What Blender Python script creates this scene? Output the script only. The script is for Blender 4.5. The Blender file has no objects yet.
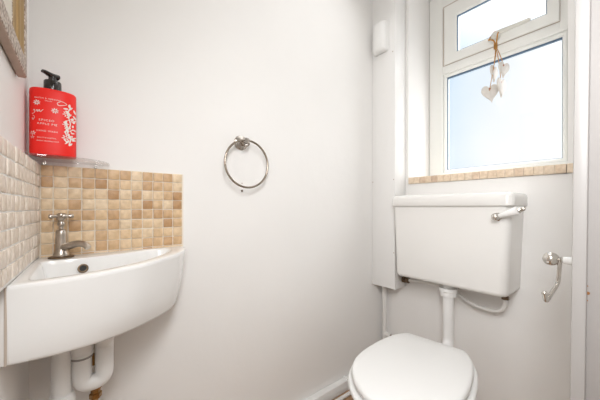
import bpy, bmesh, math, random
from mathutils import Vector, Matrix

random.seed(7)
S = bpy.context.scene
COL = S.collection
PI = math.pi

# ------------------------------------------------------------------ camera
FPX, HV = 275.0, 207.0
YAW = math.atan(218 / 275.0)
CAM = Vector((1.0, 0.108, 1.0))
cd = bpy.data.cameras.new('camera')
cam = bpy.data.objects.new('camera', cd)
COL.objects.link(cam)
cd.sensor_width = 36.0
cd.lens = FPX / 600 * 36.0
cd.shift_y = (HV - 200) / 600.0
cd.clip_start = 0.01
cam.location = CAM
cam.rotation_euler = (PI / 2, 0, PI / 2 - YAW)
S.camera = cam

# ------------------------------------------------------------------ exposure
S.view_settings.view_transform = 'Standard'
S.view_settings.look = 'None'
S.view_settings.gamma = 1.0
S.view_settings.use_curve_mapping = False
S.view_settings.exposure = 0.13

# ------------------------------------------------------------------ sky: bright overcast with a little pale blue
SKY_STRENGTH = 1.0
LAMP_POWER = 1.0
DOORWAY_FILL_POWER = 12.0
GLOW = 2.8
LAX, LAY = 0.56, 0.36
CEILING_FILL_POWER = 3.7
w = bpy.data.worlds.new('sky')
S.world = w
w.use_nodes = True
nt = w.node_tree
for n in list(nt.nodes):
    nt.nodes.remove(n)
out = nt.nodes.new('ShaderNodeOutputWorld')
bg = nt.nodes.new('ShaderNodeBackground')
tc = nt.nodes.new('ShaderNodeTexCoord')
sep = nt.nodes.new('ShaderNodeSeparateXYZ')
noi = nt.nodes.new('ShaderNodeTexNoise')
noi.inputs['Scale'].default_value = 3.0
noi.inputs['Detail'].default_value = 3.0
mx = nt.nodes.new('ShaderNodeMath'); mx.operation = 'MULTIPLY_ADD'
mx.inputs[1].default_value = 1.0
mz = nt.nodes.new('ShaderNodeMath'); mz.operation = 'MULTIPLY_ADD'
mz.inputs[1].default_value = -0.15
ramp = nt.nodes.new('ShaderNodeValToRGB')
ramp.color_ramp.elements[0].position = 0.08
ramp.color_ramp.elements[0].color = (0.70, 0.83, 0.95, 1)
ramp.color_ramp.elements[1].position = 0.26
ramp.color_ramp.elements[1].color = (1.0, 1.0, 1.0, 1)
L = nt.links.new
L(tc.outputs['Generated'], sep.inputs[0])
L(tc.outputs['Generated'], noi.inputs['Vector'])
L(sep.outputs['X'], mx.inputs[0])
nsc = nt.nodes.new('ShaderNodeMath'); nsc.operation = 'MULTIPLY_ADD'
nsc.inputs[1].default_value = 0.22; nsc.inputs[2].default_value = 0.39
L(noi.outputs['Fac'], nsc.inputs[0])
L(nsc.outputs[0], mx.inputs[2])
L(sep.outputs['Z'], mz.inputs[0])
L(mx.outputs[0], mz.inputs[2])
L(mz.outputs[0], ramp.inputs[0])
L(ramp.outputs[0], bg.inputs[0])
zen = nt.nodes.new('ShaderNodeMapRange')          # an overcast sky is brighter towards the zenith
zen.interpolation_type = 'SMOOTHSTEP'
zen.inputs['From Min'].default_value = 0.40
zen.inputs['From Max'].default_value = 0.85
zen.inputs['To Min'].default_value = SKY_STRENGTH
zen.inputs['To Max'].default_value = SKY_STRENGTH * 4
L(sep.outputs['Z'], zen.inputs['Value'])
glow = nt.nodes.new('ShaderNodeMapRange')         # unseen side of the sky brightened to light the left wall
glow.interpolation_type = 'SMOOTHSTEP'
glow.inputs['From Min'].default_value = -0.20
glow.inputs['From Max'].default_value = 0.15
glow.inputs['To Min'].default_value = 1.0
glow.inputs['To Max'].default_value = GLOW
L(sep.outputs['X'], glow.inputs['Value'])
yf = nt.nodes.new('ShaderNodeMath'); yf.operation = 'GREATER_THAN'; yf.inputs[1].default_value = 0.0
gl1 = nt.nodes.new('ShaderNodeMix'); gl1.inputs[2].default_value = 1.0
L(sep.outputs['Y'], yf.inputs[0]); L(yf.outputs[0], gl1.inputs[0]); L(glow.outputs[0], gl1.inputs[3])
mulg = nt.nodes.new('ShaderNodeMath'); mulg.operation = 'MULTIPLY'
L(zen.outputs[0], mulg.inputs[0]); L(gl1.outputs[0], mulg.inputs[1])
L(mulg.outputs[0], bg.inputs[1])
L(bg.outputs[0], out.inputs[0])

# unseen area light added in the doorway to even out the room
hl = bpy.data.lights.new('doorway_fill', 'AREA')
hl.shape = 'RECTANGLE'; hl.size = 0.3; hl.size_y = 0.6
hl.energy = DOORWAY_FILL_POWER; hl.color = (0.97, 0.985, 1.0)
hlo = bpy.data.objects.new('doorway_fill', hl); COL.objects.link(hlo)
hlo.location = (1.02, 0.16, 1.45)
hlo.rotation_euler = (Vector((0.6, 1.5, 0.5)) - Vector(hlo.location)).to_track_quat('-Z', 'Y').to_euler()

# area light added below the ceiling as soft fill
cb = bpy.data.lights.new('ceiling_fill', 'AREA')
cb.shape = 'RECTANGLE'; cb.size = 0.70; cb.size_y = 1.2
cb.energy = CEILING_FILL_POWER; cb.color = (0.97, 0.985, 1.0)
cbo = bpy.data.objects.new('ceiling_fill', cb); COL.objects.link(cbo)
cbo.location = (0.52, 0.80, 2.37)
cbo.rotation_euler = (math.radians(-24), 0, 0)

# ------------------------------------------------------------------ materials
def mat(name, col, rough=0.5, metal=0.0, bump=0.0, bscale=40.0, coat=0.0, spec=0.5, vary=0.0, vscale=4.0):
    m = bpy.data.materials.new(name)
    m.use_nodes = True
    t = m.node_tree
    b = t.nodes['Principled BSDF']
    b.inputs['Base Color'].default_value = (*col, 1)
    b.inputs['Roughness'].default_value = rough
    b.inputs['Metallic'].default_value = metal
    b.inputs['Coat Weight'].default_value = coat
    b.inputs['Specular IOR Level'].default_value = spec
    co = t.nodes.new('ShaderNodeTexCoord')
    if bump > 0:
        n = t.nodes.new('ShaderNodeTexNoise')
        n.inputs['Scale'].default_value = bscale
        n.inputs['Detail'].default_value = 4
        bp = t.nodes.new('ShaderNodeBump')
        bp.inputs['Strength'].default_value = bump
        bp.inputs['Distance'].default_value = 0.01
        t.links.new(co.outputs['Object'], n.inputs['Vector'])
        t.links.new(n.outputs['Fac'], bp.inputs['Height'])
        t.links.new(bp.outputs['Normal'], b.inputs['Normal'])
    if vary > 0:
        n = t.nodes.new('ShaderNodeTexNoise')
        n.inputs['Scale'].default_value = vscale
        n.inputs['Detail'].default_value = 5
        r = t.nodes.new('ShaderNodeValToRGB')
        r.color_ramp.elements[0].position = 0.3
        r.color_ramp.elements[1].position = 0.7
        r.color_ramp.elements[0].color = (*[c * (1 - vary) for c in col], 1)
        r.color_ramp.elements[1].color = (*[min(1, c * (1 + vary)) for c in col], 1)
        t.links.new(co.outputs['Object'], n.inputs['Vector'])
        t.links.new(n.outputs['Fac'], r.inputs[0])
        t.links.new(r.outputs[0], b.inputs['Base Color'])
    return m

M = {}
M['wall'] = mat('wall_paint', (0.86, 0.84, 0.815), 0.55, bump=0.25, bscale=7, vary=0.012, vscale=3)
M['woodpaint'] = mat('white_gloss_paint', (0.85, 0.835, 0.815), 0.3, bump=0.06, bscale=25)
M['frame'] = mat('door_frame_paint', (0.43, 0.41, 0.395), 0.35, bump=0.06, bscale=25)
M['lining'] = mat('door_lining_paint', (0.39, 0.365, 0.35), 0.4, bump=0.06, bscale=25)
M['ceiling'] = mat('ceiling_paint', (0.86, 0.85, 0.83), 0.8, bump=0.1, bscale=30)
M['floor'] = mat('floor_vinyl', (0.42, 0.26, 0.15), 0.45, vary=0.3, vscale=12)
M['upvc'] = mat('white_upvc', (0.84, 0.835, 0.80), 0.25)
M['handle'] = mat('shaded_white_handle', (0.66, 0.64, 0.585), 0.3)  # white toned down, shade put into the colour so the handle shows
M['gasket'] = mat('dark_gasket', (0.10, 0.16, 0.24), 0.5)
M['ceramic'] = mat('white_ceramic', (0.86, 0.85, 0.83), 0.2, coat=0.15)
M['cistern'] = mat('cistern_plastic', (0.82, 0.80, 0.77), 0.25)
M['plastic'] = mat('white_plastic', (0.85, 0.84, 0.82), 0.3)
M['pipe'] = mat('painted_pipe', (0.80, 0.78, 0.75), 0.35)
M['bracket'] = mat('aged_chrome', (0.50, 0.46, 0.42), 0.16, 1.0, vary=0.15, vscale=60)
M['chrome'] = mat('chrome', (0.68, 0.65, 0.61), 0.14, 1.0, vary=0.08, vscale=60)
M['dull'] = mat('worn_chrome', (0.52, 0.46, 0.40), 0.28, 1.0, vary=0.2, vscale=60)
M['ringmetal'] = mat('tarnished_chrome', (0.36, 0.31, 0.26), 0.25, 1.0, vary=0.2, vscale=60)
M['brass'] = mat('tarnished_brass', (0.33, 0.19, 0.07), 0.3, 1.0, vary=0.3, vscale=80)
M['darkbrass'] = mat('dark_brass', (0.16, 0.11, 0.07), 0.4, 0.8, vary=0.3, vscale=90)
M['copper'] = mat('copper', (0.55, 0.27, 0.13), 0.35, 1.0)
M['dark'] = mat('dark_hole', (0.02, 0.018, 0.015), 0.6)
M['rubber'] = mat('grey_seal', (0.35, 0.33, 0.31), 0.6)
M['red'] = mat('red_plastic', (0.90, 0.022, 0.014), 0.42, spec=0.35)
M['print'] = mat('white_print', (0.86, 0.78, 0.72), 0.5)
M['black'] = mat('black_plastic', (0.018, 0.014, 0.011), 0.2, coat=0.2)
M['heart'] = mat('white_painted_wood', (0.66, 0.62, 0.575), 0.7, bump=0.3, bscale=120, vary=0.06, vscale=60)  # white wood greyed, backlit shade put into the colour
M['twine'] = mat('natural_twine', (0.56, 0.27, 0.07), 0.9, bump=0.8, bscale=400)
M['bead'] = mat('wooden_bead', (0.42, 0.17, 0.08), 0.6)
M['gold'] = mat('gold_lip', (0.44, 0.28, 0.11), 0.35, 0.6)
M['frameside'] = mat('frame_side', (0.42, 0.32, 0.255), 0.5, vary=0.1, vscale=30)
M['mirror'] = mat('mirror_glass', (0.93, 0.86, 0.70), 0.04, 1.0)
M['porcelain'] = mat('porcelain', (0.88, 0.87, 0.85), 0.12, coat=0.4)
M['rust'] = mat('rust', (0.30, 0.13, 0.04), 0.7)
M['caulk'] = mat('caulk', (0.80, 0.78, 0.75), 0.5)
M['caulkold'] = mat('old_caulk', (0.52, 0.43, 0.36), 0.6)

def glass(name, tint, refl=0.08):
    m = bpy.data.materials.new(name); m.use_nodes = True
    t = m.node_tree
    t.nodes.remove(t.nodes['Principled BSDF'])
    o = t.nodes['Material Output']
    tr = t.nodes.new('ShaderNodeBsdfTransparent'); tr.inputs[0].default_value = (*tint, 1)
    gl = t.nodes.new('ShaderNodeBsdfGlossy'); gl.inputs['Roughness'].default_value = 0.03
    lw = t.nodes.new('ShaderNodeLayerWeight'); lw.inputs[0].default_value = 0.5
    pw = t.nodes.new('ShaderNodeMath'); pw.operation = 'POWER'; pw.inputs[1].default_value = 4.0
    t.links.new(lw.outputs['Facing'], pw.inputs[0])
    fr = t.nodes.new('ShaderNodeMath'); fr.operation = 'MULTIPLY_ADD'
    fr.inputs[1].default_value = 0.35; fr.inputs[2].default_value = 0.04
    t.links.new(pw.outputs[0], fr.inputs[0])
    mi = t.nodes.new('ShaderNodeMixShader')
    t.links.new(fr.outputs[0], mi.inputs[0])
    t.links.new(tr.outputs[0], mi.inputs[1]); t.links.new(gl.outputs[0], mi.inputs[2])
    t.links.new(mi.outputs[0], o.inputs[0])
    return m
M['glass'] = glass('window_glass', (0.98, 0.99, 1.0))
M['shelfglass'] = glass('shelf_glass', (0.93, 0.92, 0.91))

def tile_mat(name, pitch, off, hi=1.0, pale=0.0):
    """tumbled travertine: every tile of the grid has its own tone, cloudy inside"""
    def tone(r_, g_, b_):
        l_ = 0.87
        return (r_ + (l_ - r_) * pale, g_ + (l_ * .935 - g_) * pale, b_ + (l_ * .875 - b_) * pale, 1)
    m = bpy.data.materials.new(name); m.use_nodes = True
    t = m.node_tree; b = t.nodes['Principled BSDF']
    co = t.nodes.new('ShaderNodeTexCoord')
    sub = t.nodes.new('ShaderNodeVectorMath'); sub.operation = 'SUBTRACT'; sub.inputs[1].default_value = off
    div = t.nodes.new('ShaderNodeVectorMath'); div.operation = 'DIVIDE'; div.inputs[1].default_value = pitch
    flo = t.nodes.new('ShaderNodeVectorMath'); flo.operation = 'FLOOR'
    wn = t.nodes.new('ShaderNodeTexWhiteNoise')
    r = t.nodes.new('ShaderNodeValToRGB')
    e = r.color_ramp.elements
    e[0].position = 0.0; e[0].color = tone(0.47, 0.27, 0.125)
    e[1].position = 1.0; e[1].color = tone(0.79, 0.63, 0.44)
    x = e.new(0.14); x.color = tone(0.58, 0.37, 0.20)
    x = e.new(0.45); x.color = tone(0.72, 0.52, 0.315)
    n = t.nodes.new('ShaderNodeTexNoise'); n.inputs['Scale'].default_value = 70; n.inputs['Detail'].default_value = 5
    r2 = t.nodes.new('ShaderNodeValToRGB')
    r2.color_ramp.elements[0].position = 0.3; r2.color_ramp.elements[0].color = (0.82, 0.78, 0.72, 1)
    r2.color_ramp.elements[1].position = 0.65; r2.color_ramp.elements[1].color = (1.05, 1.05, 1.05, 1)
    mul = t.nodes.new('ShaderNodeMix'); mul.data_type = 'RGBA'; mul.blend_type = 'MULTIPLY'; mul.inputs[0].default_value = 1
    k = t.links.new
    k(co.outputs['Object'], sub.inputs[0]); k(sub.outputs[0], div.inputs[0]); k(div.outputs[0], flo.inputs[0])
    k(flo.outputs[0], wn.inputs['Vector']); k(wn.outputs['Value'], r.inputs[0])
    k(co.outputs['Object'], n.inputs['Vector']); k(n.outputs['Fac'], r2.inputs[0])
    k(r.outputs[0], mul.inputs[6]); k(r2.outputs[0], mul.inputs[7])
    k(mul.outputs[2], b.inputs['Base Color'])
    b.inputs['Roughness'].default_value = 0.45
    bp = t.nodes.new('ShaderNodeBump'); bp.inputs['Strength'].default_value = 0.3; bp.inputs['Distance'].default_value = 0.003
    k(n.outputs['Fac'], bp.inputs['Height']); k(bp.outputs[0], b.inputs['Normal'])
    return m

def frame_mat():
    m = bpy.data.materials.new('mottled_silver_gold'); m.use_nodes = True
    t = m.node_tree; b = t.nodes['Principled BSDF']
    co = t.nodes.new('ShaderNodeTexCoord')
    v = t.nodes.new('ShaderNodeTexVoronoi'); v.inputs['Scale'].default_value = 190
    r = t.nodes.new('ShaderNodeValToRGB')
    r.color_ramp.elements[0].position = 0.15; r.color_ramp.elements[0].color = (0.74, 0.65, 0.57, 1)
    r.color_ramp.elements[1].position = 0.75; r.color_ramp.elements[1].color = (0.23, 0.155, 0.105, 1)
    bp = t.nodes.new('ShaderNodeBump'); bp.inputs['Strength'].default_value = 0.8; bp.inputs['Distance'].default_value = 0.002
    bp.invert = True
    k = t.links.new
    k(co.outputs['Object'], v.inputs['Vector']); k(v.outputs['Distance'], r.inputs[0])
    k(r.outputs[0], b.inputs['Base Color']); k(v.outputs['Distance'], bp.inputs['Height']); k(bp.outputs[0], b.inputs['Normal'])
    b.inputs['Metallic'].default_value = 0.35; b.inputs['Roughness'].default_value = 0.4
    return m
M['carved'] = frame_mat()
def lampmat():
    m = bpy.data.materials.new('lit_diffuser'); m.use_nodes = True
    b = m.node_tree.nodes['Principled BSDF']
    b.inputs['Base Color'].default_value = (0.9, 0.9, 0.9, 1)
    b.inputs['Emission Color'].default_value = (1.0, 0.965, 0.92, 1)
    b.inputs['Emission Strength'].default_value = LAMP_POWER
    return m
M['lamp'] = lampmat()

# ------------------------------------------------------------------ mesh helpers
def new():
    return bmesh.new()

def finish(bm, angle=35):
    bmesh.ops.recalc_face_normals(bm, faces=bm.faces[:])
    for f in bm.faces:
        f.smooth = True
    a = math.radians(angle)
    for e in bm.edges:
        if len(e.link_faces) == 2:
            e.smooth = e.calc_face_angle(0) < a

def obj(name, bm, m, parent=None, angle=35):
    finish(bm, angle)
    if parent is not None:
        bmesh.ops.translate(bm, verts=bm.verts[:], vec=-Vector(parent.location) - (Vector(parent.parent.location) if parent.parent else Vector()))
    me = bpy.data.meshes.new(name)
    bm.to_mesh(me); bm.free()
    o = bpy.data.objects.new(name, me)
    me.materials.append(m)
    COL.objects.link(o)
    if parent is not None:
        o.parent = parent
    return o

def subobj(name, bm, m, part, angle=35):
    """a child of a part; the part itself sits at its parent's origin"""
    root = part.parent
    finish(bm, angle)
    bmesh.ops.translate(bm, verts=bm.verts[:], vec=-Vector(root.location))
    me = bpy.data.meshes.new(name); bm.to_mesh(me); bm.free()
    o = bpy.data.objects.new(name, me); me.materials.append(m)
    COL.objects.link(o); o.parent = part
    return o

def thing(name, label, cat, loc, group=None):
    o = bpy.data.objects.new(name, None)
    o.empty_display_size = 0.05
    COL.objects.link(o)
    o.location = loc
    o['label'] = label; o['category'] = cat
    if group: o['group'] = group
    return o

def tag(o, label, cat, group=None):
    o['label'] = label; o['category'] = cat
    if group: o['group'] = group
    return o

def struct(o, label=None, cat=None):
    o['kind'] = 'structure'
    if label: o['label'] = label
    if cat: o['category'] = cat
    return o

def box(bm, x0, x1, y0, y1, z0, z1, bev=0.0, seg=2):
    r = bmesh.ops.create_cube(bm, size=1)
    vs = r['verts']
    for v in vs:
        v.co = Vector((x0 + (v.co.x + .5) * (x1 - x0), y0 + (v.co.y + .5) * (y1 - y0), z0 + (v.co.z + .5) * (z1 - z0)))
    if bev > 0:
        es = list({e for v in vs for e in v.link_edges})
        bmesh.ops.bevel(bm, geom=es, offset=bev, segments=seg, affect='EDGES', profile=0.5)

def loft(bm, rings, cap0=True, cap1=True, closed=True):
    rv = [[bm.verts.new(p) for p in r] for r in rings]
    n = len(rv[0])
    for a, b in zip(rv, rv[1:]):
        for i in range(n if closed else n - 1):
            j = (i + 1) % n
            bm.faces.new((a[i], a[j], b[j], b[i]))
    if cap0: bm.faces.new(rv[0][::-1])
    if cap1: bm.faces.new(rv[-1])
    return rv

def frame_of(d):
    d = d.normalized()
    up = Vector((0, 0, 1)) if abs(d.z) < 0.9 else Vector((1, 0, 0))
    a = d.cross(up).normalized()
    return a, d.cross(a).normalized()

def lathe(bm, p0, axis, prof, seg=32, caps=True):
    """prof: (distance along axis, radius)"""
    p0 = Vector(p0); ax = Vector(axis).normalized()
    a, b = frame_of(ax)
    rings = [[p0 + ax * h + (a * math.cos(2 * PI * i / seg) + b * math.sin(2 * PI * i / seg)) * max(r, 1e-5) for i in range(seg)] for h, r in prof]
    loft(bm, rings, caps, caps)

def cyl(bm, p0, p1, r0, r1=None, seg=28, bev=0.0):
    p0 = Vector(p0); p1 = Vector(p1); h = (p1 - p0).length
    r1 = r0 if r1 is None else r1
    if bev > 0:
        lathe(bm, p0, p1 - p0, [(0, r0 - bev), (bev * .3, r0 - bev * .3), (bev, r0), (h - bev, r1), (h - bev * .3, r1 - bev * .3), (h, r1 - bev)], seg)
    else:
        lathe(bm, p0, p1 - p0, [(0, r0), (h, r1)], seg)

def smooth_path(pts, n=8, closed=False):
    P = [Vector(p) for p in pts]; N = len(P); outp = []
    rng = range(N) if closed else range(N - 1)
    for i in rng:
        if closed:
            a, b, c, d = P[(i - 1) % N], P[i], P[(i + 1) % N], P[(i + 2) % N]
        else:
            a, b, c, d = P[max(i - 1, 0)], P[i], P[i + 1], P[min(i + 2, N - 1)]
        for k in range(n):
            t = k / n
            outp.append(0.5 * ((2 * b) + (c - a) * t + (2 * a - 5 * b + 4 * c - d) * t * t + (3 * b - a - 3 * c + d) * t ** 3))
    if not closed: outp.append(P[-1])
    return outp

def rounded_path(pts, r, n=8):
    """polyline with filleted corners"""
    P = [Vector(p) for p in pts]; o = [P[0]]
    for i in range(1, len(P) - 1):
        a, b, c = P[i - 1], P[i], P[i + 1]
        u = (a - b); v = (c - b)
        rr = min(r, u.length * .49, v.length * .49)
        s = b + u.normalized() * rr; e = b + v.normalized() * rr
        for k in range(n + 1):
            t = k / n
            o.append(s.lerp(b, t).lerp(b.lerp(e, t), t))
    o.append(P[-1])
    return o

def tube(bm, path, r, seg=16, closed=False, flat=None):
    """r: number or list; flat=(sa,sb) squashes the section"""
    n = len(path)
    rr = r if isinstance(r, (list, tuple)) else [r] * n
    T = []
    for i in range(n):
        if closed: d = path[(i + 1) % n] - path[i - 1]
        else: d = path[min(i + 1, n - 1)] - path[max(i - 1, 0)]
        T.append(d.normalized())
    a, b = frame_of(T[0])
    rings = []
    for i in range(n):
        if i:
            a = (a - T[i] * a.dot(T[i])).normalized()
            b = T[i].cross(a).normalized()
        fa, fb = flat or (1, 1)
        rings.append([path[i] + (a * math.cos(2 * PI * k / seg) * fa + b * math.sin(2 * PI * k / seg) * fb) * rr[i] for k in range(seg)])
    if closed:
        rings.append(rings[0])
        loft(bm, rings, False, False)
        bmesh.ops.remove_doubles(bm, verts=bm.verts[:], dist=1e-6)
    else:
        loft(bm, rings)

def ball(bm, c, r, sx=1, sy=1, sz=1, seg=24):
    res = bmesh.ops.create_uvsphere(bm, u_segments=seg, v_segments=seg // 2, radius=r)
    for v in res['verts']:
        v.co = Vector((v.co.x * sx, v.co.y * sy, v.co.z * sz)) + Vector(c)

def rrect(x0, x1, y0, y1, z, rad, n=6):
    """rounded rectangle ring; rad: (r at x0y0, x1y0, x1y1, x0y1)"""
    pts = []
    for (cx, cy, r, a0) in ((x0, y0, rad[0], PI), (x1, y0, rad[1], 1.5 * PI), (x1, y1, rad[2], 0), (x0, y1, rad[3], .5 * PI)):
        sx = 1 if cx == x0 else -1; sy = 1 if cy == y0 else -1
        ox, oy = cx + sx * r, cy + sy * r
        for k in range(n + 1):
            a = a0 + .5 * PI * k / n
            pts.append(Vector((ox + r * math.cos(a), oy + r * math.sin(a), z)))
    return pts

# ================================================================== THE ROOM
FZ, CZ = 0.045, 2.42          # floor, ceiling
YB = 1.55                     # window wall
XR = 0.905                    # right wall
YD = 0.90                     # far side of the doorway
XO = 1.03                     # outer face of the right wall
b = new(); box(b, -0.12, 2.0, -0.12, YB + .30, FZ - .06, FZ); struct(obj('floor', b, M['floor']), 'brown floor')
b = new(); box(b, -0.12, 2.0, -0.12, YB + .30, CZ, CZ + .06); struct(obj('ceiling', b, M['ceiling']), 'white ceiling')
b = new(); box(b, -0.12, 0, -0.12, YB + .30, FZ, CZ); struct(obj('wall_back', b, M['wall']), 'off-white painted wall with the towel ring')
b = new(); box(b, 0, 2.0, -0.12, 0, FZ, CZ); struct(obj('wall_left', b, M['wall']), 'off-white painted wall with the framed mirror')
# window wall with its opening
WX0, WX1, WZ0, WZ1 = 0.165, 0.814, 1.128, 2.27
b = new()
box(b, 0, WX0, YB, YB + .30, FZ, CZ)
box(b, WX1, XO, YB, YB + .30, FZ, CZ)
box(b, WX0, WX1, YB, YB + .30, FZ, WZ0)
box(b, WX0, WX1, YB, YB + .30, WZ1, CZ)
struct(obj('wall_window', b, M['wall']), 'off-white painted wall with the window')
b = new()
box(b, XR, XO, YD + .03, YB, FZ, CZ)
box(b, XR, XO, 0, YD + .03, 2.06, CZ)
struct(obj('wall_right', b, M['wall']), 'off-white painted wall with the doorway')

b = new()
box(b, 1.9, 2.0, 0, YB + .30, FZ, CZ)
box(b, XO, 1.9, YB, YB + .30, FZ, CZ)
struct(obj('wall_hall', b, M['wall']), 'off-white painted wall of the hall outside the doorway')

# door frame beside the camera
d1 = thing('door_1', None or 'white painted door frame at the right edge', 'door', (XR, YD, FZ)); struct(d1)
def lean(bm):
    for v in bm.verts:
        v.co.x += 0.010 * (v.co.z - 1.0)
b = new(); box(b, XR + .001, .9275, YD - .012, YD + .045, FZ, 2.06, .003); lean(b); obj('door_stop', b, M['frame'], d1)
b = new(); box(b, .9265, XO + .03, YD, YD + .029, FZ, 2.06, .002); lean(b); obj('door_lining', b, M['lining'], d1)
b = new(); cyl(b, (.9268, YD - .0012, .828), (.9268, YD + .004, .828), .003, seg=14)
cyl(b, (.9262, YD - .0008, .842), (.9262, YD + .004, .842), .0013, seg=10); cyl(b, (.926, YD - .0008, .813), (.926, YD + .004, .813), .0013, seg=10)
obj('screw_hole', b, M['rust'], d1)

# pipe boxing in the far corner
t1 = struct(thing('trim_1', 'white boxed-in pipe casing in the corner left of the window', 'pipe boxing', (0.075, 1.495, .55)))
b = new(); box(b, .0005, .150, 1.439, YB - .0005, .55, CZ - .0005, .002); obj('casing', b, M['woodpaint'], t1)
b = new()
for (x, z) in ((.006, 1.145), (.143, 1.15), (.143, .75), (.137, 1.85)):
    cyl(b, (x, 1.4378, z), (x, 1.44, z), .003, seg=12)
obj('screw_head', b, M['caulkold'], t1)

# ------------------------------------------------------------------ window
YW = 1.785                    # inside face of the window frame
w1 = struct(thing('window_1', 'white plastic window with an opening top light', 'window', (.49, YW, 1.163)))
def ring_frame(bm, x0, x1, z0, z1, t, y0, y1, bev=.004):
    """a mitred frame: outer rect, member widths t=(left,right,bottom,top)"""
    l, r, bo, to = t
    def rect(y, i):
        return [Vector(p) for p in ((x0 + i * l, y, z0 + i * bo), (x1 - i * r, y, z0 + i * bo), (x1 - i * r, y, z1 - i * to), (x0 + i * l, y, z1 - i * to))]
    rings = [rect(y1, 0), rect(y0 + bev, 0)]
    a = rect(y0, 0); c = Vector(((x0 + x1) / 2, y0, (z0 + z1) / 2))
    k = bev / max(l, .001)
    rings.append(rect(y0, k)); rings.append(rect(y0, 1 - k)); rings.append(rect(y0 + bev, 1)); rings.append(rect(y1, 1)); rings.append(rect(y1, 0))
    loft(bm, rings, False, False)
b = new()
ring_frame(b, WX0 + .001, WX1 - .001, 1.1645, WZ1 - .001, (.080, .030, .04, .05), YW, YW + .06)
box(b, WX0 + .08, WX1 - .03, YW + .001, YW + .06, 1.785, 1.832, .004)
box(b, .7575, .800, YW + .0005, YW + .06, 1.80, WZ1 - .03, .002)
box(b, .20, .80, YW + .0008, YW + .06, 2.176, WZ1 - .03, .002)
obj('window_frame', b, M['upvc'], w1)
# glazing bead and lower pane
b = new(); ring_frame(b, .243, .784, 1.200, 1.790, (.020, .020, .020, .022), YW + .012, YW + .05, .006); obj('glazing_bead', b, M['upvc'], w1)
b = new(); ring_frame(b, .2625, .7645, 1.2195, 1.7685, (.0042, .0035, .003, .0085), YW + .024, YW + .034, .0005); obj('gasket', b, M['gasket'], w1)
b = new(); box(b, .261, .766, YW + .036, YW + .042, 1.218, 1.770); obj('pane', b, M['glass'], w1)
# opening top light
b = new(); ring_frame(b, .254, .759, 1.833, 2.178, (.072, .046, .056, .085), YW - .006, YW + .04, .006)
sash = obj('sash', b, M['upvc'], w1)
b = new(); ring_frame(b, .2505, .7595, 1.8327, 2.181, (.004, .001, .0004, .004), YW - .002, YW + .01, .0003); subobj('sash_seal', b, M['caulkold'], sash)
b = new(); ring_frame(b, .3258, .7133, 1.8885, 2.0935, (.004, .003, .003, .004), YW + .001, YW + .012, .0005); subobj('gasket', b, M['gasket'], sash)
b = new(); box(b, .324, .715, YW + .018, YW + .024, 1.887, 2.095); subobj('pane', b, M['glass'], sash)
# handle
HX, HZ = .515, 1.873
YH = YW - .006
b = new()
lathe(b, (HX, YH + .001, HZ), (0, -1, 0), [(0, .021), (.006, .021), (.010, .018), (.012, .0145), (.028, .0135), (.032, .011), (.033, .001)], 24)
pth = smooth_path([(HX - .004, YH - .026, HZ), (HX + .02, YH - .032, HZ + .004), (HX + .055, YH - .033, HZ + .004), (HX + .10, YH - .031, HZ + .004), (HX + .140, YH - .030, HZ + .005)], 6)
tube(b, pth, [.0120 - .0035 * i / (len(pth) - 1) for i in range(len(pth))], 14)
ball(b, pth[-1], .0086)
hd = subobj('handle', b, M['handle'], sash)
b = new(); cyl(b, (HX - .001, YH - .0325, HZ), (HX - .001, YH - .0345, HZ), .006, seg=16)
o = bpy.data.objects.new('x', None); bpy.data.objects.remove(o)
finish(b); bmesh.ops.translate(b, verts=b.verts[:], vec=-Vector(w1.location))
me = bpy.data.meshes.new('key_hole'); b.to_mesh(me); b.free(); me.materials.append(M['darkbrass'])
ko = bpy.data.objects.new('key_hole', me); COL.objects.link(ko); ko.parent = sash

# tiled sill
PT = .030
M['silltile'] = tile_mat('sill_tiles', (.032, 10, 10), (.172 - .5, -5, -5), 1.0, 0.35)
M['grout'] = mat('pale_grout', (0.82, 0.74, 0.63), 0.8, bump=.2, bscale=200)
s1 = thing('window_sill', 'window sill edged with beige stone mosaic tiles above the cistern', 'window sill', (.5, YB, 1.128)); struct(s1)
SX0, SX1 = .172, .832
b = new(); box(b, SX0, .8135, YB - .0105, YW + .0, 1.1285, 1.1625); 
box(b, .80, SX1, YB - .0105, YB - .0005, 1.1285, 1.1625); obj('grout_bed', b, M['grout'], s1)
b = new(); x = SX0
while x < SX1 - .004:
    x2 = min(x + .032, SX1)
    box(b, x + .0008, x2 - .0008, YB - .0145, YB - .009, 1.129, 1.163, .0012)
    x = x2
obj('tile_row', b, M['silltile'], s1)

# ================================================================== SPLASHBACKS
M['tiles_a'] = tile_mat('travertine_mosaic', (10, PT, PT), (-5, .0175 - .19, 1.112 - 9 * PT - .86))
M['tiles_b'] = tile_mat('travertine_mosaic_lit', (PT, 10, PT), (.0125 - .2, -5, 1.112 - 9 * PT - .86), 1.0, 0.80)  # same stone, lighter colour stands in for grazing sheen on this wall
M['grout_w'] = mat('white_grout', (0.88, 0.86, 0.83), 0.8, bump=.2, bscale=200)
TOP = 1.112
sp = thing('tile_splashback', 'beige stone mosaic splashback behind the tap on the towel ring wall', 'splashback', (0, .19, .86))
b = new(); box(b, .0003, .0075, .0185, .3815, .842, TOP); obj('grout', b, M['grout'], sp)
b = new()
for r in range(9):
    z1 = TOP - r * PT; z0 = z1 - PT
    for c in range(13):
        y0 = .0225 - .005 + c * PT; y1 = y0 + PT
        if c == 0: y0 = .0225
        y1 = min(y1, .382)
        if y1 - y0 < .006: continue
        j = lambda: random.uniform(-.0006, .0006)
        box(b, .003, .0105 + random.uniform(-.0008, .0008), y0 + .0012 + j(), y1 - .0012 + j(), z0 + .0012 + j(), z1 - .0012 + j(), .0016, 2)
obj('tiles', b, M['tiles_a'], sp)
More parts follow.
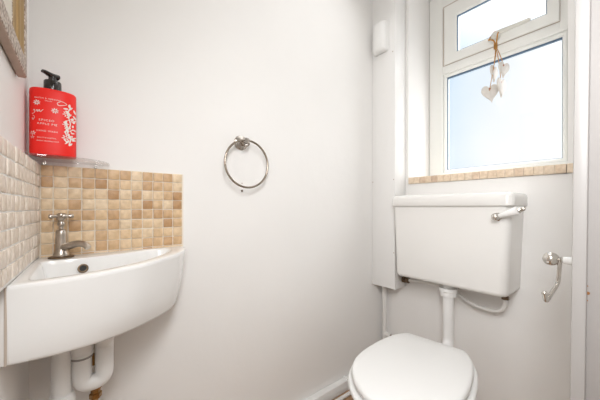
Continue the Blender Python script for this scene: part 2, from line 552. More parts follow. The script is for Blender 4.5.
def skew(bm):          # the old wall is a little out of square, so the adhesive is thicker in the corner
    for v in bm.verts:
        if v.co.y > .002: v.co.y += .0110 * max(0, 1 - v.co.x / .36)
sl = thing('tile_splashback', 'beige stone mosaic splashback on the wall below the framed mirror', 'splashback', (.2, 0, .86))
b = new(); box(b, .0003, .405, .0003, .0080, .8686, TOP); skew(b); obj('grout', b, M['grout_w'], sl)
b = new()
for r in range(9):
    z1 = TOP - r * PT; z0 = max(z1 - PT, .8687)
    if z1 - z0 < .006: continue
    for c in range(14):
        x0 = .0125 + c * PT; x1 = min(x0 + PT, .405)
        if x1 - x0 < .006: continue
        j = lambda: random.uniform(-.0006, .0006)
        box(b, x0 + .0014 + j(), x1 - .0014 + j(), .003, .0112 + random.uniform(-.001, .001), z0 + .0014 + j(), z1 - .0014 + j(), .0018, 2)
skew(b); obj('tiles', b, M['tiles_b'], sl)

# ================================================================== BASIN
RZ, BZ = .868, .732
outer = smooth_path([(.336, .009, 0), (.3355, .03, 0), (.331, .075, 0), (.316, .135, 0), (.278, .205, 0), (.228, .265, 0), (.168, .322, 0), (.112, .356, 0), (.065, .372, 0), (.030, .3755, 0), (.0118, .370, 0)], 8)
outer = [Vector((.0118, .009, 0))] + outer
inner_ctl = [(.094, .036, 0), (.094, .085, 0), (.088, .13, 0), (.074, .19, 0), (.056, .24, 0), (.042, .285, 0), (.048, .320, 0), (.086, .326, 0),
             (.143, .296, 0), (.205, .250, 0), (.256, .196, 0), (.292, .130, 0), (.308, .072, 0), (.309, .045, 0), (.296, .032, 0), (.20, .030, 0), (.12, .030, 0)]
inner = smooth_path(inner_ctl, 6, True)
CC = Vector((.185, .15, 0))
def hit(poly, ang):
    d = Vector((math.cos(ang), math.sin(ang), 0)); best = 0
    for i in range(len(poly)):
        p, q = poly[i] - CC, poly[(i + 1) % len(poly)] - CC
        e = q - p; den = d.x * e.y - d.y * e.x
        if abs(den) < 1e-12: continue
        t = (p.x * e.y - p.y * e.x) / den; s = (p.x * d.y - p.y * d.x) / den
        if t > 0 and -1e-6 <= s <= 1 + 1e-6: best = max(best, t)
    return best
angs = [2 * PI * i / 120 for i in range(120)]
for p in (outer[0], outer[1], outer[-1]):
    a = math.atan2(p.y - CC.y, p.x - CC.x) % (2 * PI)
    k = min(range(len(angs)), key=lambda i: abs(angs[i] - a)); angs[k] = a
angs.sort()
RO = [CC + Vector((math.cos(a), math.sin(a), 0)) * hit(outer, a) for a in angs]
RI = [CC + Vector((math.cos(a), math.sin(a), 0)) * hit(inner, a) for a in angs]
def oring(k, z, inset=0):
    r = []
    for p in RO:
        f = (p.y - .009) / .375
        q = Vector((.0118 + (p.x - .0118) * (1 - (1 - k) * (.25 + .75 * f)), .009 + (p.y - .009) * k, z - .034 * f * min(1, (RZ - z) / (RZ - BZ))))
        if inset: q += (Vector((CC.x, CC.y, z)) - q).normalized() * inset
        r.append(q)
    return r
def iring(k, z, tow=(.175, .17)):
    return [Vector((tow[0] + (p.x - tow[0]) * k, tow[1] + (p.y - tow[1]) * k, z)) for p in RI]
rings = [oring(.88, BZ - .002, .012), oring(.905, BZ - .002, .004), oring(.915, BZ + .001, .001), oring(.925, BZ + .006), oring(.955, BZ + .04), oring(.98, BZ + .08), oring(.993, RZ - .018), oring(.999, RZ - .009),
         oring(1, RZ - .005), oring(.999, RZ - .001, .0015), oring(.997, RZ, .005)]
rings += [[a.lerp(c, .9) for a, c in zip(oring(.997, RZ, .005), iring(1.0, RZ))],
          iring(1.0, RZ - .0008), iring(.985, RZ - .004), iring(.965, RZ - .012), iring(.93, RZ - .04), iring(.87, RZ - .075), iring(.72, RZ - .100), iring(.4, RZ - .110), iring(.12, RZ - .112)]
ba = thing('wash_basin', 'white wall-hung corner hand basin with a curved front', 'basin', (.0118, .009, BZ))
b = new(); loft(b, rings); obj('basin', b, M['ceramic'], ba, 50)
# overflow on the inner back wall
b = new()
oc = Vector((.0985, .110, .842)); od = Vector((1, .12, .22)).normalized()
lathe(b, oc - od * .004, od, [(0, .011), (.006, .0115), (.008, .011), (.0085, .009), (.008, .0075), (.004, .0072), (.003, .0001)], 24, True)
ov = obj('overflow', b, M['darkbrass'], ba)
b = new(); cyl(b, oc + od * .0015, oc + od * .003, .0072, seg=20); subobj('overflow_hole', b, M['dark'], ov)
b = new(); lathe(b, (.175, .17, RZ - .113), (0, 0, 1), [(0, .02), (.002, .022), (.0035, .02), (.003, .004), (.002, .0005)], 24); obj('waste_fitting', b, M['chrome'], ba)
# caulk bead along the left wall
b = new(); box(b, .012, .3340, .0004, .0105, BZ + .002, RZ - .002, .001); sl_ = obj('sealant', b, M['caulk'], ba)
b = new(); tube(b, [Vector((.3345, .0076, BZ + .002)), Vector((.3345, .0076, RZ - .003))], .0018, 8); subobj('old_edge', b, M['caulkold'], sl_)

# ------------------------------------------------------------------ tap
tp = thing('pillar_tap', 'worn chrome pillar tap with a cross handle on the back corner of the basin', 'tap', (.052, .066, RZ))
tx, ty = .052, .066
b = new(); lathe(b, (tx, ty, RZ - .0004), (0, 0, 1), [(0, .026), (.002, .027), (.004, .026), (.006, .020)], 32); obj('base_flange', b, M['darkbrass'], tp)
b = new(); lathe(b, (tx, ty, RZ + .005), (0, 0, 1), [(0, .0165), (.006, .0165), (.012, .0135), (.022, .0125), (.055, .0120), (.064, .0115), (.068, .0095), (.070, .006)], 32)
body = obj('body', b, M['dull'], tp)
b = new(); lathe(b, (tx, ty, RZ + .07), (0, 0, 1), [(0, .006), (.012, .0055), (.014, .008), (.020, .0085), (.024, .007)], 24); obj('stem', b, M['dull'], tp)
b = new()
zc = RZ + .108
lathe(b, (tx, ty, zc - .014), (0, 0, 1), [(0, .006), (.006, .0095), (.014, .0105), (.020, .0095), (.0225, .006), (.023, .001)], 24)
for k in range(4):
    a = math.radians(20) + k * PI / 2
    d = Vector((math.cos(a), math.sin(a), 0)); c = Vector((tx, ty, zc))
    lathe(b, c + d * .006, d, [(0, .0045), (.008, .0038), (.012, .0058), (.016, .0064), (.019, .005), (.0205, .001)], 14)
obj('cross_handle', b, M['dull'], tp)
b = new()
sd = Vector((.06, .058, 0)).normalized()
pts = [Vector((tx, ty, RZ + .026)), Vector((tx, ty, RZ + .030)) + sd * .02, Vector((tx, ty, RZ + .037)) + sd * .045, Vector((tx, ty, RZ + .036)) + sd * .067, Vector((tx, ty, RZ + .027)) + sd * .079]
pth = smooth_path(pts, 8)
tube(b, pth, [.0105 - .0035 * i / (len(pth) - 1) for i in range(len(pth))], 18)
obj('spout', b, M['dull'], tp)

# ------------------------------------------------------------------ waste trap
wt = thing('waste_trap', 'white plastic waste trap and down pipe under the basin', 'waste pipe', (.14, .11, FZ))
X = .135
b = new(); tube(b, rounded_path([(X + .03, .153, BZ - .024), (X + .03, .153, .675), (X, .153, .66), (X, .153, .562), (X, .108, .562), (X, .108, .66)], .026, 10), .0198, 24)
tb = obj('trap_bend', b, M['plastic'], wt)
b = new(); lathe(b, (X, .108, .634), (0, 0, 1), [(0, .0205), (.001, .0222), (.006, .0225), (.007, .0212), (.016, .0232), (.030, .0235), (.032, .021)], 28); subobj('trap_nut', b, M['plastic'], tb)
b = new(); lathe(b, (X, .108, .6295), (0, 0, 1), [(0, .0205), (.0005, .0224), (.003, .0224), (.0045, .0205)], 28); subobj('rubber_seal', b, M['rubber'], tb)
b = new(); tube(b, rounded_path([(X, .108, .658), (X, .108, .70), (X, .07, .70), (X, .07, FZ + .0005)], .02, 8), .0195, 24); obj('down_pipe', b, M['plastic'], wt)
b = new(); lathe(b, (X, .07, .505), (0, 0, 1), [(0, .021), (.002, .026), (.030, .0265), (.040, .0262), (.046, .0235), (.050, .0225), (.052, .0198)], 28); obj('pipe_collar', b, M['plastic'], wt)

# copper supply with brass coupling behind the trap
CPY = .137
cp = thing('supply_pipe', 'copper supply pipe with a brass coupling behind the waste trap', 'pipe', (.07, CPY, FZ))
b = new(); cyl(b, (.07, CPY, FZ + .0005), (.07, CPY, BZ - .018), .0075, seg=18); obj('copper_pipe', b, M['chrome'], cp)
b = new(); lathe(b, (.07, CPY, .482), (0, 0, 1), [(0, .009), (.002, .014), (.014, .0145), (.016, .011), (.024, .011), (.026, .0145), (.040, .014), (.042, .009)], 6); obj('brass_coupling', b, M['brass'], cp, 20)
for z_, h_ in ((.575, .031), (.65, .023)):
    b = new(); lathe(b, (.07, CPY, z_), (0, 0, 1), [(0, .008), (.001, .0125), (h_ - .001, .0125), (h_, .008)], 6); obj('brass_nut', b, M['brass'], cp, 20)

# ================================================================== SHELF + SOAP
SZ = 1.1265
sh = thing('glass_shelf', 'small clear glass corner shelf above the tap', 'shelf', (.012, .012, SZ))
def shelf_ring(k, z):
    pts = [Vector((.0003, .0003, z)), Vector((.112 * k, .0003, z))]
    for i in range(1, 24):
        a = .5 * PI * i / 24
        pts.append(Vector((.112 * k * math.cos(a) ** .75, .172 * k * math.sin(a) ** .75, z)))
    pts.append(Vector((.0003, .172 * k, z)))
    return pts
b = new(); loft(b, [shelf_ring(.99, SZ - .0055), shelf_ring(1, SZ - .0045), shelf_ring(1, SZ - .001), shelf_ring(.99, SZ)])
obj('glass_plate', b, M['shelfglass'], sh)
for y in (.03, .14):
    b = new(); cyl(b, (.0003, y, SZ - .010), (.010, y, SZ - .010), .004, seg=14)
    obj('shelf_bracket', b, M['chrome'], sh)

BX, BY = .060, .0515
HW, HD, EX = .0448, .0275, 2.5
BZ0, BZ1 = SZ + .0004, 1.2915
sb = thing('soap_bottle', 'red hand wash bottle with a black pump standing on the glass corner shelf', 'soap dispenser', (BX, BY, BZ0))
def oval(k, z, n=64):
    o = []
    for i in range(n):
        a = 2 * PI * i / n
        c, s = math.cos(a), math.sin(a)
        o.append(Vector((BX + HD * k * math.copysign(abs(c) ** (2 / EX), c), BY + HW * k * math.copysign(abs(s) ** (2 / EX), s), z)))
    return o
b = new()
loft(b, [oval(.93, BZ0), oval(.985, BZ0 + .0012), oval(1, BZ0 + .004), oval(1, BZ1 - .006), oval(.985, BZ1 - .002), oval(.94, BZ1), oval(.5, BZ1 + .0018), oval(.3, BZ1 + .002)])
obj('bottle', b, M['red'], sb, 50)
px, py = BX + .001, BY - .002
b = new(); lathe(b, (px, py, BZ1 + .0005), (0, 0, 1), [(0, .0172), (.001, .0175), (.024, .0172), (.0262, .016), (.0268, .008)], 32); col_ = obj('pump_collar', b, M['black'], sb)
b = new()
lathe(b, (px, py, BZ1 + .026), (0, 0, 1), [(0, .0085), (.013, .0085)], 24)
d = Vector((.62, -.78, 0)).normalized()
hz = BZ1 + .041
p0 = Vector((px, py, hz)) - d * .010
pth = [p0, p0 + d * .008, p0 + d * .017 + Vector((0, 0, .001)), p0 + d * .026 + Vector((0, 0, .003)), p0 + d * .033 + Vector((0, 0, .003))]
pth = smooth_path(pth, 6)
tube(b, pth, [.0112 - .0060 * i / (len(pth) - 1) for i in range(len(pth))], 16, flat=(1, .70))
obj('pump_head', b, M['black'], sb)

# white print on the bottle's curved front
def on_bottle(y, z, lift=.0004):
    y = max(-.044, min(.044, y))
    xx = HD * (1 - abs(y / HW) ** EX) ** (1 / EX)
    n = Vector((abs(xx / HD) ** (EX - 1) / HD, math.copysign(abs(y / HW) ** (EX - 1), y) / HW, 0)).normalized()
    return Vector((BX + xx, BY + y, z)) + n * lift
pb = new()
def text(s, yc, z, size, width=None):
    cu = bpy.data.curves.new('t', 'FONT'); cu.body = s; cu.size = size; cu.align_x = 'CENTER'; cu.space_character = 1.25; cu.resolution_u = 2
    o = bpy.data.objects.new('t', cu); COL.objects.link(o)
    bpy.context.view_layer.update()
    me = bpy.data.meshes.new_from_object(o.evaluated_get(bpy.context.evaluated_depsgraph_get()))
    xs = [v.co.x for v in me.vertices]
    k = 1.0
    if width: k = width / (max(xs) - min(xs))
    mid = (max(xs) + min(xs)) / 2
    vs = [pb.verts.new(on_bottle(yc + (v.co.x - mid) * k, z + v.co.y)) for v in me.vertices]
    for p in me.polygons:
        try: pb.faces.new([vs[i] for i in p.vertices])
        except ValueError: pass
    bpy.data.objects.remove(o); bpy.data.curves.remove(cu); bpy.data.meshes.remove(me)
def blob(y, z, ry, rz, rot=0, n=12, lift=.0004):
    c = pb.verts.new(on_bottle(y, z, lift)); vs = []
    for i in range(n):
        a = 2 * PI * i / n
        u, v = ry * math.cos(a), rz * math.sin(a)
        vs.append(pb.verts.new(on_bottle(y + u * math.cos(rot) - v * math.sin(rot), z + u * math.sin(rot) + v * math.cos(rot), lift)))
    for i in range(n): pb.faces.new((c, vs[i], vs[(i + 1) % n]))
def stroke(pts, wd):
    P = smooth_path([(p[0], p[1], 0) for p in pts], 8); prev = None
    for i, p in enumerate(P):
        t = (P[min(i + 1, len(P) - 1)] - P[max(i - 1, 0)]).normalized(); n = Vector((-t.y, t.x, 0)) * wd / 2
        cur = (pb.verts.new(on_bottle(p.x + n.x, p.y + n.y)), pb.verts.new(on_bottle(p.x - n.x, p.y - n.y)))
        if prev: pb.faces.new((prev[0], cur[0], cur[1], prev[1]))
        prev = cur
def flower(y, z, r, n=8):
    for i in range(n):
        a = 2 * PI * i / n + .2
        blob(y + math.cos(a) * r * .6, z + math.sin(a) * r * .6, r * .42, r * .15, a, 8)
T0 = BZ1
text('BAYLIS & HARDING', -.009, T0 - .0275, .0048, .048)
text('ENGLAND', -.008, T0 - .0325, .0035, .013)
text('SPICED', -.0115, T0 - .0815, .0066, .028)
text('APPLE PIE', -.0105, T0 - .0905, .0066, .037)
text('HAND WASH', -.0105, T0 - .1075, .0056, .038)
text('BAYLIS & HARDING', -.011, T0 - .1235, .0042, .034)
text('MADE IN ENGLAND', -.009, T0 - .1315, .0042, .040)
flower(-.029, T0 - .038, .0068); flower(.004, T0 - .053, .0072)
stroke([(-.036, T0 - .058), (-.033, T0 - .0555), (-.0335, T0 - .063), (-.038, T0 - .066)], .0009)
stroke([(-.031, T0 - .0605), (-.0285, T0 - .0555), (-.0275, T0 - .0605), (-.0245, T0 - .055), (-.023, T0 - .060), (-.0175, T0 - .0535)], .0011)
stroke([(-.036, T0 - .070), (-.033, T0 - .073), (-.036, T0 - .080), (-.0375, T0 - .075)], .0008)
flower(-.036, T0 - .112, .0055, 6); flower(-.037, T0 - .122, .004, 5)
# blossom sprig on the right
stroke([(.008, T0 - .033), (.016, T0 - .027), (.026, T0 - .032), (.012, T0 - .038), (.008, T0 - .034)], .0012)
stroke([(.034, T0 - .036), (.028, T0 - .055), (.033, T0 - .08), (.027, T0 - .10), (.033, T0 - .118), (.030, T0 - .134)], .0022)
random.seed(11)
for i in range(34):
    z = T0 - .034 - .098 * (i / 33)
    y = .0305 + random.uniform(-.008, .0110)
    blob(y, z, random.uniform(.0030, .0055), random.uniform(.0013, .0024), random.uniform(0, PI), 10, .0004 + i * 1e-5)
for (y, z, r) in ((.025, .056, .0075), (.033, .07, .006), (.024, .082, .007), (.031, .095, .0075), (.024, .116, .008), (.035, .116, .006)):
    flower(y, T0 - z, r, 6)
po = obj('printed_label', pb, M['print'], sb)
po['label'] = 'white lettering and blossom print'

# ================================================================== MIRROR
mr = thing('framed_mirror', 'mirror in a mottled silver-gold frame hanging above the tiled splashback', 'mirror', (.45, 0, 1.27))
MX0, MX1, MZ0, MZ1, MY = .183, .72, 1.272, 1.95, .0165
def mring(i, y):
    return [Vector(p) for p in ((MX0 + i, y, MZ0 + i), (MX1 - i, y, MZ0 + i), (MX1 - i, y, MZ1 - i), (MX0 + i, y, MZ1 - i))]
b = new(); loft(b, [mring(.004, .0004), mring(0, .003), mring(0, MY - .002), mring(.001, MY - .001)], True, False); obj('frame_side', b, M['frameside'], mr)
b = new(); loft(b, [mring(.0008, MY - .0012), mring(.002, MY), mring(.030, MY + .001), mring(.0325, MY - .001)], False, False); obj('carved_frame', b, M['carved'], mr)
b = new(); loft(b, [mring(.032, MY - .0005), mring(.034, MY - .0008), mring(.040, MY - .004), mring(.047, MY - .005), mring(.052, MY - .009)], False, False); obj('gold_lip', b, M['gold'], mr)
b = new(); loft(b, [mring(.050, MY - .010), mring(.0505, MY - .0085)], True, True); obj('mirror_glass', b, M['mirror'], mr)

# ================================================================== TOWEL RING
tr = thing('towel_ring', 'chrome towel ring hanging on a round wall bracket', 'towel ring', (0, .604, 1.25))
RY, RZc = .600, 1.253
b = new(); lathe(b, (.0003, RY, RZc), (1, 0, 0), [(0, .0285), (.003, .029), (.006, .028), (.009, .022), (.012, .013), (.020, .0105), (.036, .0105), (.040, .012), (.050, .0125), (.056, .010), (.058, .001)], 32)
obj('wall_bracket', b, M['bracket'], tr)
b = new(); cc = Vector((.047, .606, 1.1655)); R_ = .0905
tube(b, [cc + Vector((.0, math.sin(2 * PI * i / 64) * R_, math.cos(2 * PI * i / 64) * R_)) for i in range(64)], .0042, 12, True); obj('ring', b, M['ringmetal'], tr)
b = new(); tube(b, [Vector((.047 + .0 * i, RY + math.cos(2 * PI * i / 24) * .013, 1.2435 + math.sin(2 * PI * i / 24) * .010)) for i in range(24)], .003, 10, True); obj('bracket_loop', b, M['ringmetal'], tr)
for i, (z, r, m_, lab) in enumerate(((1.094, .0022, 'caulkold', 'tiny pale screw in the wall just inside the bottom of the towel ring'), (1.064, .0042, 'darkbrass', 'tiny dark screw in the wall just below the towel ring'))):
    b = new(); lathe(b, (.0002, .606, z), (1, 0, 0), [(0, r), (.002, r), (.0035, r * .7), (.004, .0003)], 12)
    tag(obj('screw', b, M[m_]), lab, 'screw')

# ================================================================== CISTERN
ci = thing('cistern', 'white low-level toilet cistern on the wall below the window', 'cistern', (.45, 1.45, .65))
YF = 1.366
b = new()
def crect(x0, x1, y0, z, r=.032):
    return rrect(x0, x1, y0, YB - .0008, z, (r * .55, r, .002, .002), 8)
loft(b, [crect(.222, .652, YF + .022, .648, .03), crect(.212, .662, YF + .010, .651), crect(.203, .668, YF + .003, .658), crect(.201, .670, YF, .668), crect(.194, .676, YF, .84), crect(.187, .683, YF, 1.0), crect(.187, .683, YF, 1.008)])
obj('tank', b, M['cistern'], ci, 40)
b = new()
LX0, LX1, LY = .184, .694, 1.352
def lrect(i, z, r=.026): return rrect(LX0 + i, LX1 - i, LY + i, YB - .0008, z, (r * .6, r, .002, .002), 8)
loft(b, [lrect(.010, 1.004), lrect(.002, 1.005), lrect(0, 1.0075), lrect(0, 1.040), lrect(.002, 1.048), lrect(.007, 1.054), lrect(.016, 1.057), lrect(.03, 1.058)])
obj('tank_lid', b, M['cistern'], ci, 40)
lp = Vector((.641, YF - .022, .962)); lt = Vector((.741, YF - .032, .9985)); ld = (lt - lp).normalized(); LL = (lt - lp).length
b = new(); lathe(b, (.641, YF + .002, .962), (0, -1, 0), [(0, .016), (.004, .016), (.007, .012), (.012, .010)], 24)
ball(b, lp, .0145); lv = obj('flush_lever', b, M['chrome'], ci)
b = new(); lathe(b, lp + ld * .012, ld, [(0, .0065), (.003, .0085), (.03, .0115), (.058, .0155), (.063, .0155), (.065, .011)], 24); subobj('lever_handle', b, M['porcelain'], lv)
b = new(); lathe(b, lp + ld * .076, ld, [(0, .0095), (.003, .0115), (.008, .010), (.012, .008), (.016, .0085), (.021, .006), (.023, .001)], 24); subobj('lever_tip', b, M['chrome'], lv)

# ------------------------------------------------------------------ flush pipe
fp = thing('flush_pipe', 'white flush pipe running from the cistern down to the toilet', 'pipe', (.428, 1.44, .3))
b = new(); tube(b, rounded_path([(.428, 1.44, .649), (.428, 1.44, .36), (.444, 1.354, .345)], .07, 10), .0235, 24); obj('pipe', b, M['plastic'], fp)
b = new(); lathe(b, (.428, 1.44, .588), (0, 0, 1), [(0, .026), (.002, .034), (.020, .035), (.024, .0385), (.038, .039), (.0395, .030)], 28); obj('pipe_nut', b, M['plastic'], fp)

# ------------------------------------------------------------------ supply pipe beneath the cistern
wp = thing('water_pipe', 'white painted water pipe looping along the wall beneath the cistern', 'pipe', (.4, 1.51, .55))
b = new(); tube(b, smooth_path([(.19, 1.515, .598), (.26, 1.515, .606), (.34, 1.515, .607), (.42, 1.515, .590), (.50, 1.512, .556), (.56, 1.508, .549), (.605, 1.502, .556), (.628, 1.498, .580), (.632, 1.497, .615)], 8), .0085, 14); obj('pipe', b, M['pipe'], wp)
b = new(); lathe(b, (.632, 1.497, .612), (0, 0, 1), [(0, .010), (.001, .014), (.014, .014), (.015, .010), (.022, .010), (.023, .0155), (.034, .0155), (.0355, .010)], 6); obj('pipe_nut', b, M['darkbrass'], wp, 20)
b = new(); lathe(b, (.152, 1.515, .596), (1, 0, 0), [(0, .012), (.001, .0175), (.014, .0175), (.016, .012), (.022, .012), (.024, .016), (.036, .0155), (.038, .009)], 8); obj('compression_joint', b, M['darkbrass'], wp, 20)

# ------------------------------------------------------------------ pipes in the far corner and along the skirting
vp = thing('corner_pipe', 'white vertical pipe dropping from the boxed-in corner behind the toilet', 'pipe', (.026, 1.52, FZ))
b = new(); cyl(b, (.029, 1.52, .1005), (.029, 1.52, .549), .0130, seg=20); obj('pipe', b, M['pipe'], vp)
b = new(); lathe(b, (.029, 1.52, .246), (1, -.1, .05), [(0, .014), (.03, .013), (.034, .015), (.044, .015), (.046, .011)], 16); vs = obj('stop_valve', b, M['pipe'], vp)
b = new(); lathe(b, (.074, 1.513, .252), (1, -.4, .15), [(0, .007), (.006, .0075), (.009, .004)], 12); subobj('valve_screw', b, M['darkbrass'], vs)
bb = struct(thing('baseboard_back', 'white painted boxed skirting along the towel ring wall', 'skirting board', (.017, .9, FZ)))
b = new(); box(b, .0005, .034, .03, YB - .0005, FZ + .0003, .100, .004, 3); obj('board', b, M['woodpaint'], bb)
b = new(); box(b, .0006, .036, 1.190, 1.200, FZ + .0005, .106, .002); obj('joint_strip', b, M['woodpaint'], bb)
hp2 = thing('floor_pipe', 'white pipe lying along the floor against the skirting beside the toilet', 'pipe', (.05, 1.0, FZ))
b = new(); cyl(b, (.062, .25, FZ + .0095), (.062, 1.45, FZ + .0095), .0090, seg=20); obj('pipe', b, M['pipe'], hp2)

# ================================================================== TOILET
tl = thing('toilet', 'white toilet with its lid closed below the cistern', 'toilet', (.50, 1.0, FZ))
ANG = math.radians(8)
TA = Vector((math.cos(ANG), math.sin(ANG), 0)); TB = Vector((math.sin(ANG), -math.cos(ANG), 0))
TO = Vector((.476, 1.235, 0))
prof = [(0, .106), (.006, .115), (.03, .132), (.07, .151), (.128, .164), (.18, .171), (.25, .175), (.32, .169), (.381, .147), (.428, .113), (.460, .076), (.480, .040), (.487, .015), (.488, 0)]
half = smooth_path([(h, bq, 0) for bq, h in prof], 5)
def outl(off, z, shift=0.0):
    L_ = [Vector((p.x, p.y, 0)) for p in half]
    n = len(L_); o = []
    for i, p in enumerate(L_):
        t = (L_[min(i + 1, n - 1)] - L_[max(i - 1, 0)]).normalized()
        nn = Vector((t.y, -t.x, 0))
        if i == 0: nn = Vector((.7, -.7, 0))
        if i == n - 1: nn = Vector((0, 1, 0))
        q = p + nn * off
        o.append((max(q.x, 0.0) if i < n - 1 else 0.0, q.y + shift))
    full = [(h, q) for h, q in o] + [(-h, q) for h, q in o[-2::-1]]
    return [TO + TA * (h - .014) + TB * q + Vector((0, 0, z)) for h, q in full]
def bowl(k, z, fwd=0.0, off=0.0):
    o = outl(off, z)
    c = TO + TA * -.014 + TB * .20
    return [Vector((c.x + (p.x - c.x) * k, c.y + (p.y - c.y) * k, z)) + TB * fwd for p in o]
LZ = .457
b = new(); loft(b, [outl(-.012, LZ - .022), outl(-.002, LZ - .0215), outl(0, LZ - .018), outl(0, LZ - .010), outl(-.002, LZ - .005), outl(-.006, LZ - .0015), outl(-.012, LZ), bowl(.75, LZ + .001), bowl(.35, LZ + .0015)])
obj('lid', b, M['plastic'], tl, 50)
b = new(); loft(b, [outl(.000, .410), outl(.009, .4105), outl(.012, .413), outl(.012, .420), outl(.010, .4245), outl(.004, .427), outl(-.02, .428)])
obj('seat', b, M['plastic'], tl, 50)
b = new()
loft(b, [bowl(.62, FZ + .0003, -.03), bowl(.63, FZ + .006, -.03), bowl(.60, FZ + .03, -.03), bowl(.54, FZ + .09, -.025), bowl(.60, .22, -.015), bowl(.76, .29, -.005), bowl(.92, .345, 0), bowl(.975, .37, 0), bowl(.99, .385, 0), bowl(.99, .398, 0), bowl(.975, .4035, 0)])
obj('bowl', b, M['ceramic'], tl, 50)
for sd_ in (-1, 1):
    c = TO + TA * (sd_ * .075 - .014) + TB * .004
    b = new(); cyl(b, c + Vector((0, 0, .404)), c + Vector((0, 0, .437)), .011, seg=16, bev=.002)
    obj('hinge', b, M['plastic'], tl)
b = new()
q0 = TO + TA * -.014 + TB * .03 + Vector((0, 0, .345)); q1 = Vector((.4450, 1.352, .345))
cyl(b, q0, q1, .042, .036, seg=24, bev=.004); obj('inlet_horn', b, M['ceramic'], tl)

# ================================================================== TOILET ROLL HOLDER
th = thing('toilet_roll_holder', 'empty chrome toilet roll holder with a porcelain arm by the door frame', 'toilet roll holder', (.905, 1.2, .846))
b = new(); lathe(b, (.9047, 1.2, .846), (-1, 0, 0), [(0, .022), (.005, .022), (.009, .017), (.012, .012)], 24); obj('wall_plate', b, M['chrome'], th)
b = new(); lathe(b, (.894, 1.2, .846), (-1, 0, 0), [(0, .0125), (.02, .0120), (.038, .0105), (.044, .0095), (.046, .006)], 24); obj('porcelain_arm', b, M['porcelain'], th)
b = new(); lathe(b, (.850, 1.2, .846), (-1, 0, 0), [(0, .006), (.004, .0095), (.007, .007), (.012, .008)], 20)
ball(b, (.823, 1.2, .846), .0198); obj('ball_end', b, M['chrome'], th)
b = new()
pth = smooth_path([(.842, 1.2, .846), (.841, 1.2, .82), (.839, 1.203, .795), (.837, 1.20, .775), (.836, 1.155, .765), (.835, 1.11, .757), (.835, 1.078, .752), (.835, 1.062, .757), (.834, 1.053, .775)], 7)
tube(b, pth, .0054, 12); ball(b, pth[-1], .0064, seg=14); obj('hook_rod', b, M['chrome'], th)

# ================================================================== WHITE WALL UNIT on the casing
wu = thing('wall_sensor', 'small white rounded plastic unit fixed high on the boxed corner left of the window', 'sensor', (.07, 1.439, 1.86))
ux0, ux1 = .024, .110
def uring(z, k, dep):
    o = []
    mid = (ux0 + ux1) / 2; hw = (ux1 - ux0) / 2 * k
    o.append(Vector((mid - hw, 1.4385, z)))
    for i in range(17):
        a = PI * i / 16
        o.append(Vector((mid - hw * math.copysign(abs(math.cos(a)) ** .7, math.cos(a)), 1.4335 - dep * math.sin(a) ** .7, z)))
    o.append(Vector((mid + hw, 1.4385, z)))
    return o
b = new(); loft(b, [uring(1.868, .80, .020), uring(1.871, .93, .032), uring(1.878, .99, .038), uring(1.89, 1, .040), uring(2.01, 1, .040), uring(2.024, .98, .037), uring(2.031, .9, .028)])
obj('cover', b, M['plastic'], wu, 50)
b = new(); box(b, ux0 - .001, ux1 + .006, 1.4330, 1.4388, 1.868, 2.034, .0015); obj('back_plate', b, M['plastic'], wu)

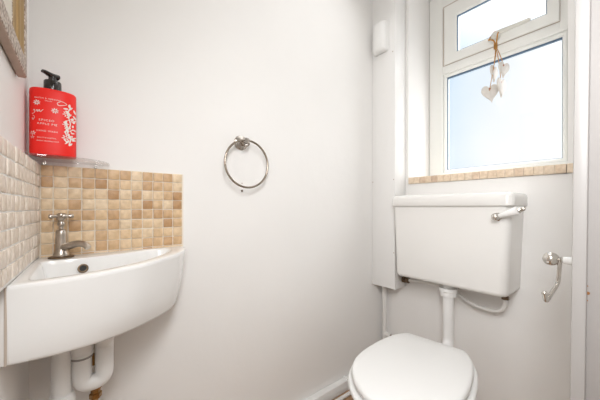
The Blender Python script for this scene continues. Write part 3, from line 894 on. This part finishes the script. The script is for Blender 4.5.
# ================================================================== HANGING HEARTS
ho = thing('heart_decoration', 'white wooden hearts on brown twine hanging from the window handle', 'decoration', (HX, YH - .03, HZ))
def heart(c, s, yaw, t=.010, tilt=0):
    bm_ = new(); n = 40; ringp = []
    for i in range(n):
        a = 2 * PI * i / n
        u = 16 * math.sin(a) ** 3 / 17.0
        v = (13 * math.cos(a) - 5 * math.cos(2 * a) - 2 * math.cos(3 * a) - math.cos(4 * a)) / 17.0
        ringp.append((u * s, v * s * 1.32))
    Rm = Matrix.Rotation(yaw, 3, 'Z') @ Matrix.Rotation(tilt, 3, 'Y')
    def rg(k, y): return [Vector(c) + Rm @ Vector((u * k, y, v * k)) for u, v in ringp]
    loft(bm_, [rg(.90, -t / 2), rg(.97, -t * .4), rg(1, -t * .2), rg(1, t * .2), rg(.97, t * .4), rg(.9, t / 2)])
    return bm_
YS = YH - .024
hs = [((.503, YS - .012, 1.585), .041, .55, -.14), ((.546, YS + .004, 1.606), .043, 1.42, .03), ((.513, YS + .006, 1.688), .037, 1.45, 0), ((.556, YS + .004, 1.690), .035, 1.15, .1)]
for c, s, yw, ti in hs:
    obj('heart', heart(c, s, yw, .009, ti), M['heart'], ho, 50)
b = new()
kn = Vector((.526, YH - .036, 1.812))
for (c, s, yw, ti) in hs:
    topc = Vector(c) + Vector((0, 0, s * .28))
    tube(b, smooth_path([kn, kn.lerp(topc, .4) + Vector((.003, 0, 0)), topc + Vector((0, -.006, .01)), topc + Vector((0, -.006, -.002))], 6), .0016, 8)
loop = [(HX - .021, YH - .022, HZ - .012), (HX - .017, YH - .042, HZ - .018), (.520, YH - .043, 1.838), kn, (.533, YH - .043, 1.838), (HX + .023, YH - .050, HZ - .014), (HX + .021, YH - .032, HZ + .009), (HX + .002, YH - .022, HZ + .0185), (HX - .017, YH - .018, HZ + .004)]
tube(b, smooth_path(loop, 6, True), .0032, 8, True)
for q in range(5):
    aa = q * 1.3
    tube(b, [kn + Vector((math.cos(2 * PI * i / 14) * .0058, math.sin(2 * PI * i / 14) * .0058, -.012 + q * .006)) for i in range(14)], .0027, 7, True)
obj('twine', b, M['twine'], ho)
for (c, s, yw, ti) in hs:
    b = new(); ball(b, Vector(c) + Vector((0, -.008, s * .42)), .0048, seg=12); obj('bead', b, M['bead'], ho)

# ================================================================== CEILING LAMP
cl = thing('ceiling_light', 'round white flush ceiling light', 'ceiling light', (LAX, LAY, CZ))
b = new(); lathe(b, (LAX, LAY, CZ - .0005), (0, 0, -1), [(0, .20), (.02, .205), (.03, .20), (.032, .185)], 40); obj('lamp_rim', b, M['plastic'], cl)
b = new(); lathe(b, (LAX, LAY, CZ - .028), (0, 0, -1), [(0, .186), (.012, .182), (.03, .15), (.042, .09), (.046, .001)], 40); obj('diffuser', b, M['lamp'], cl)
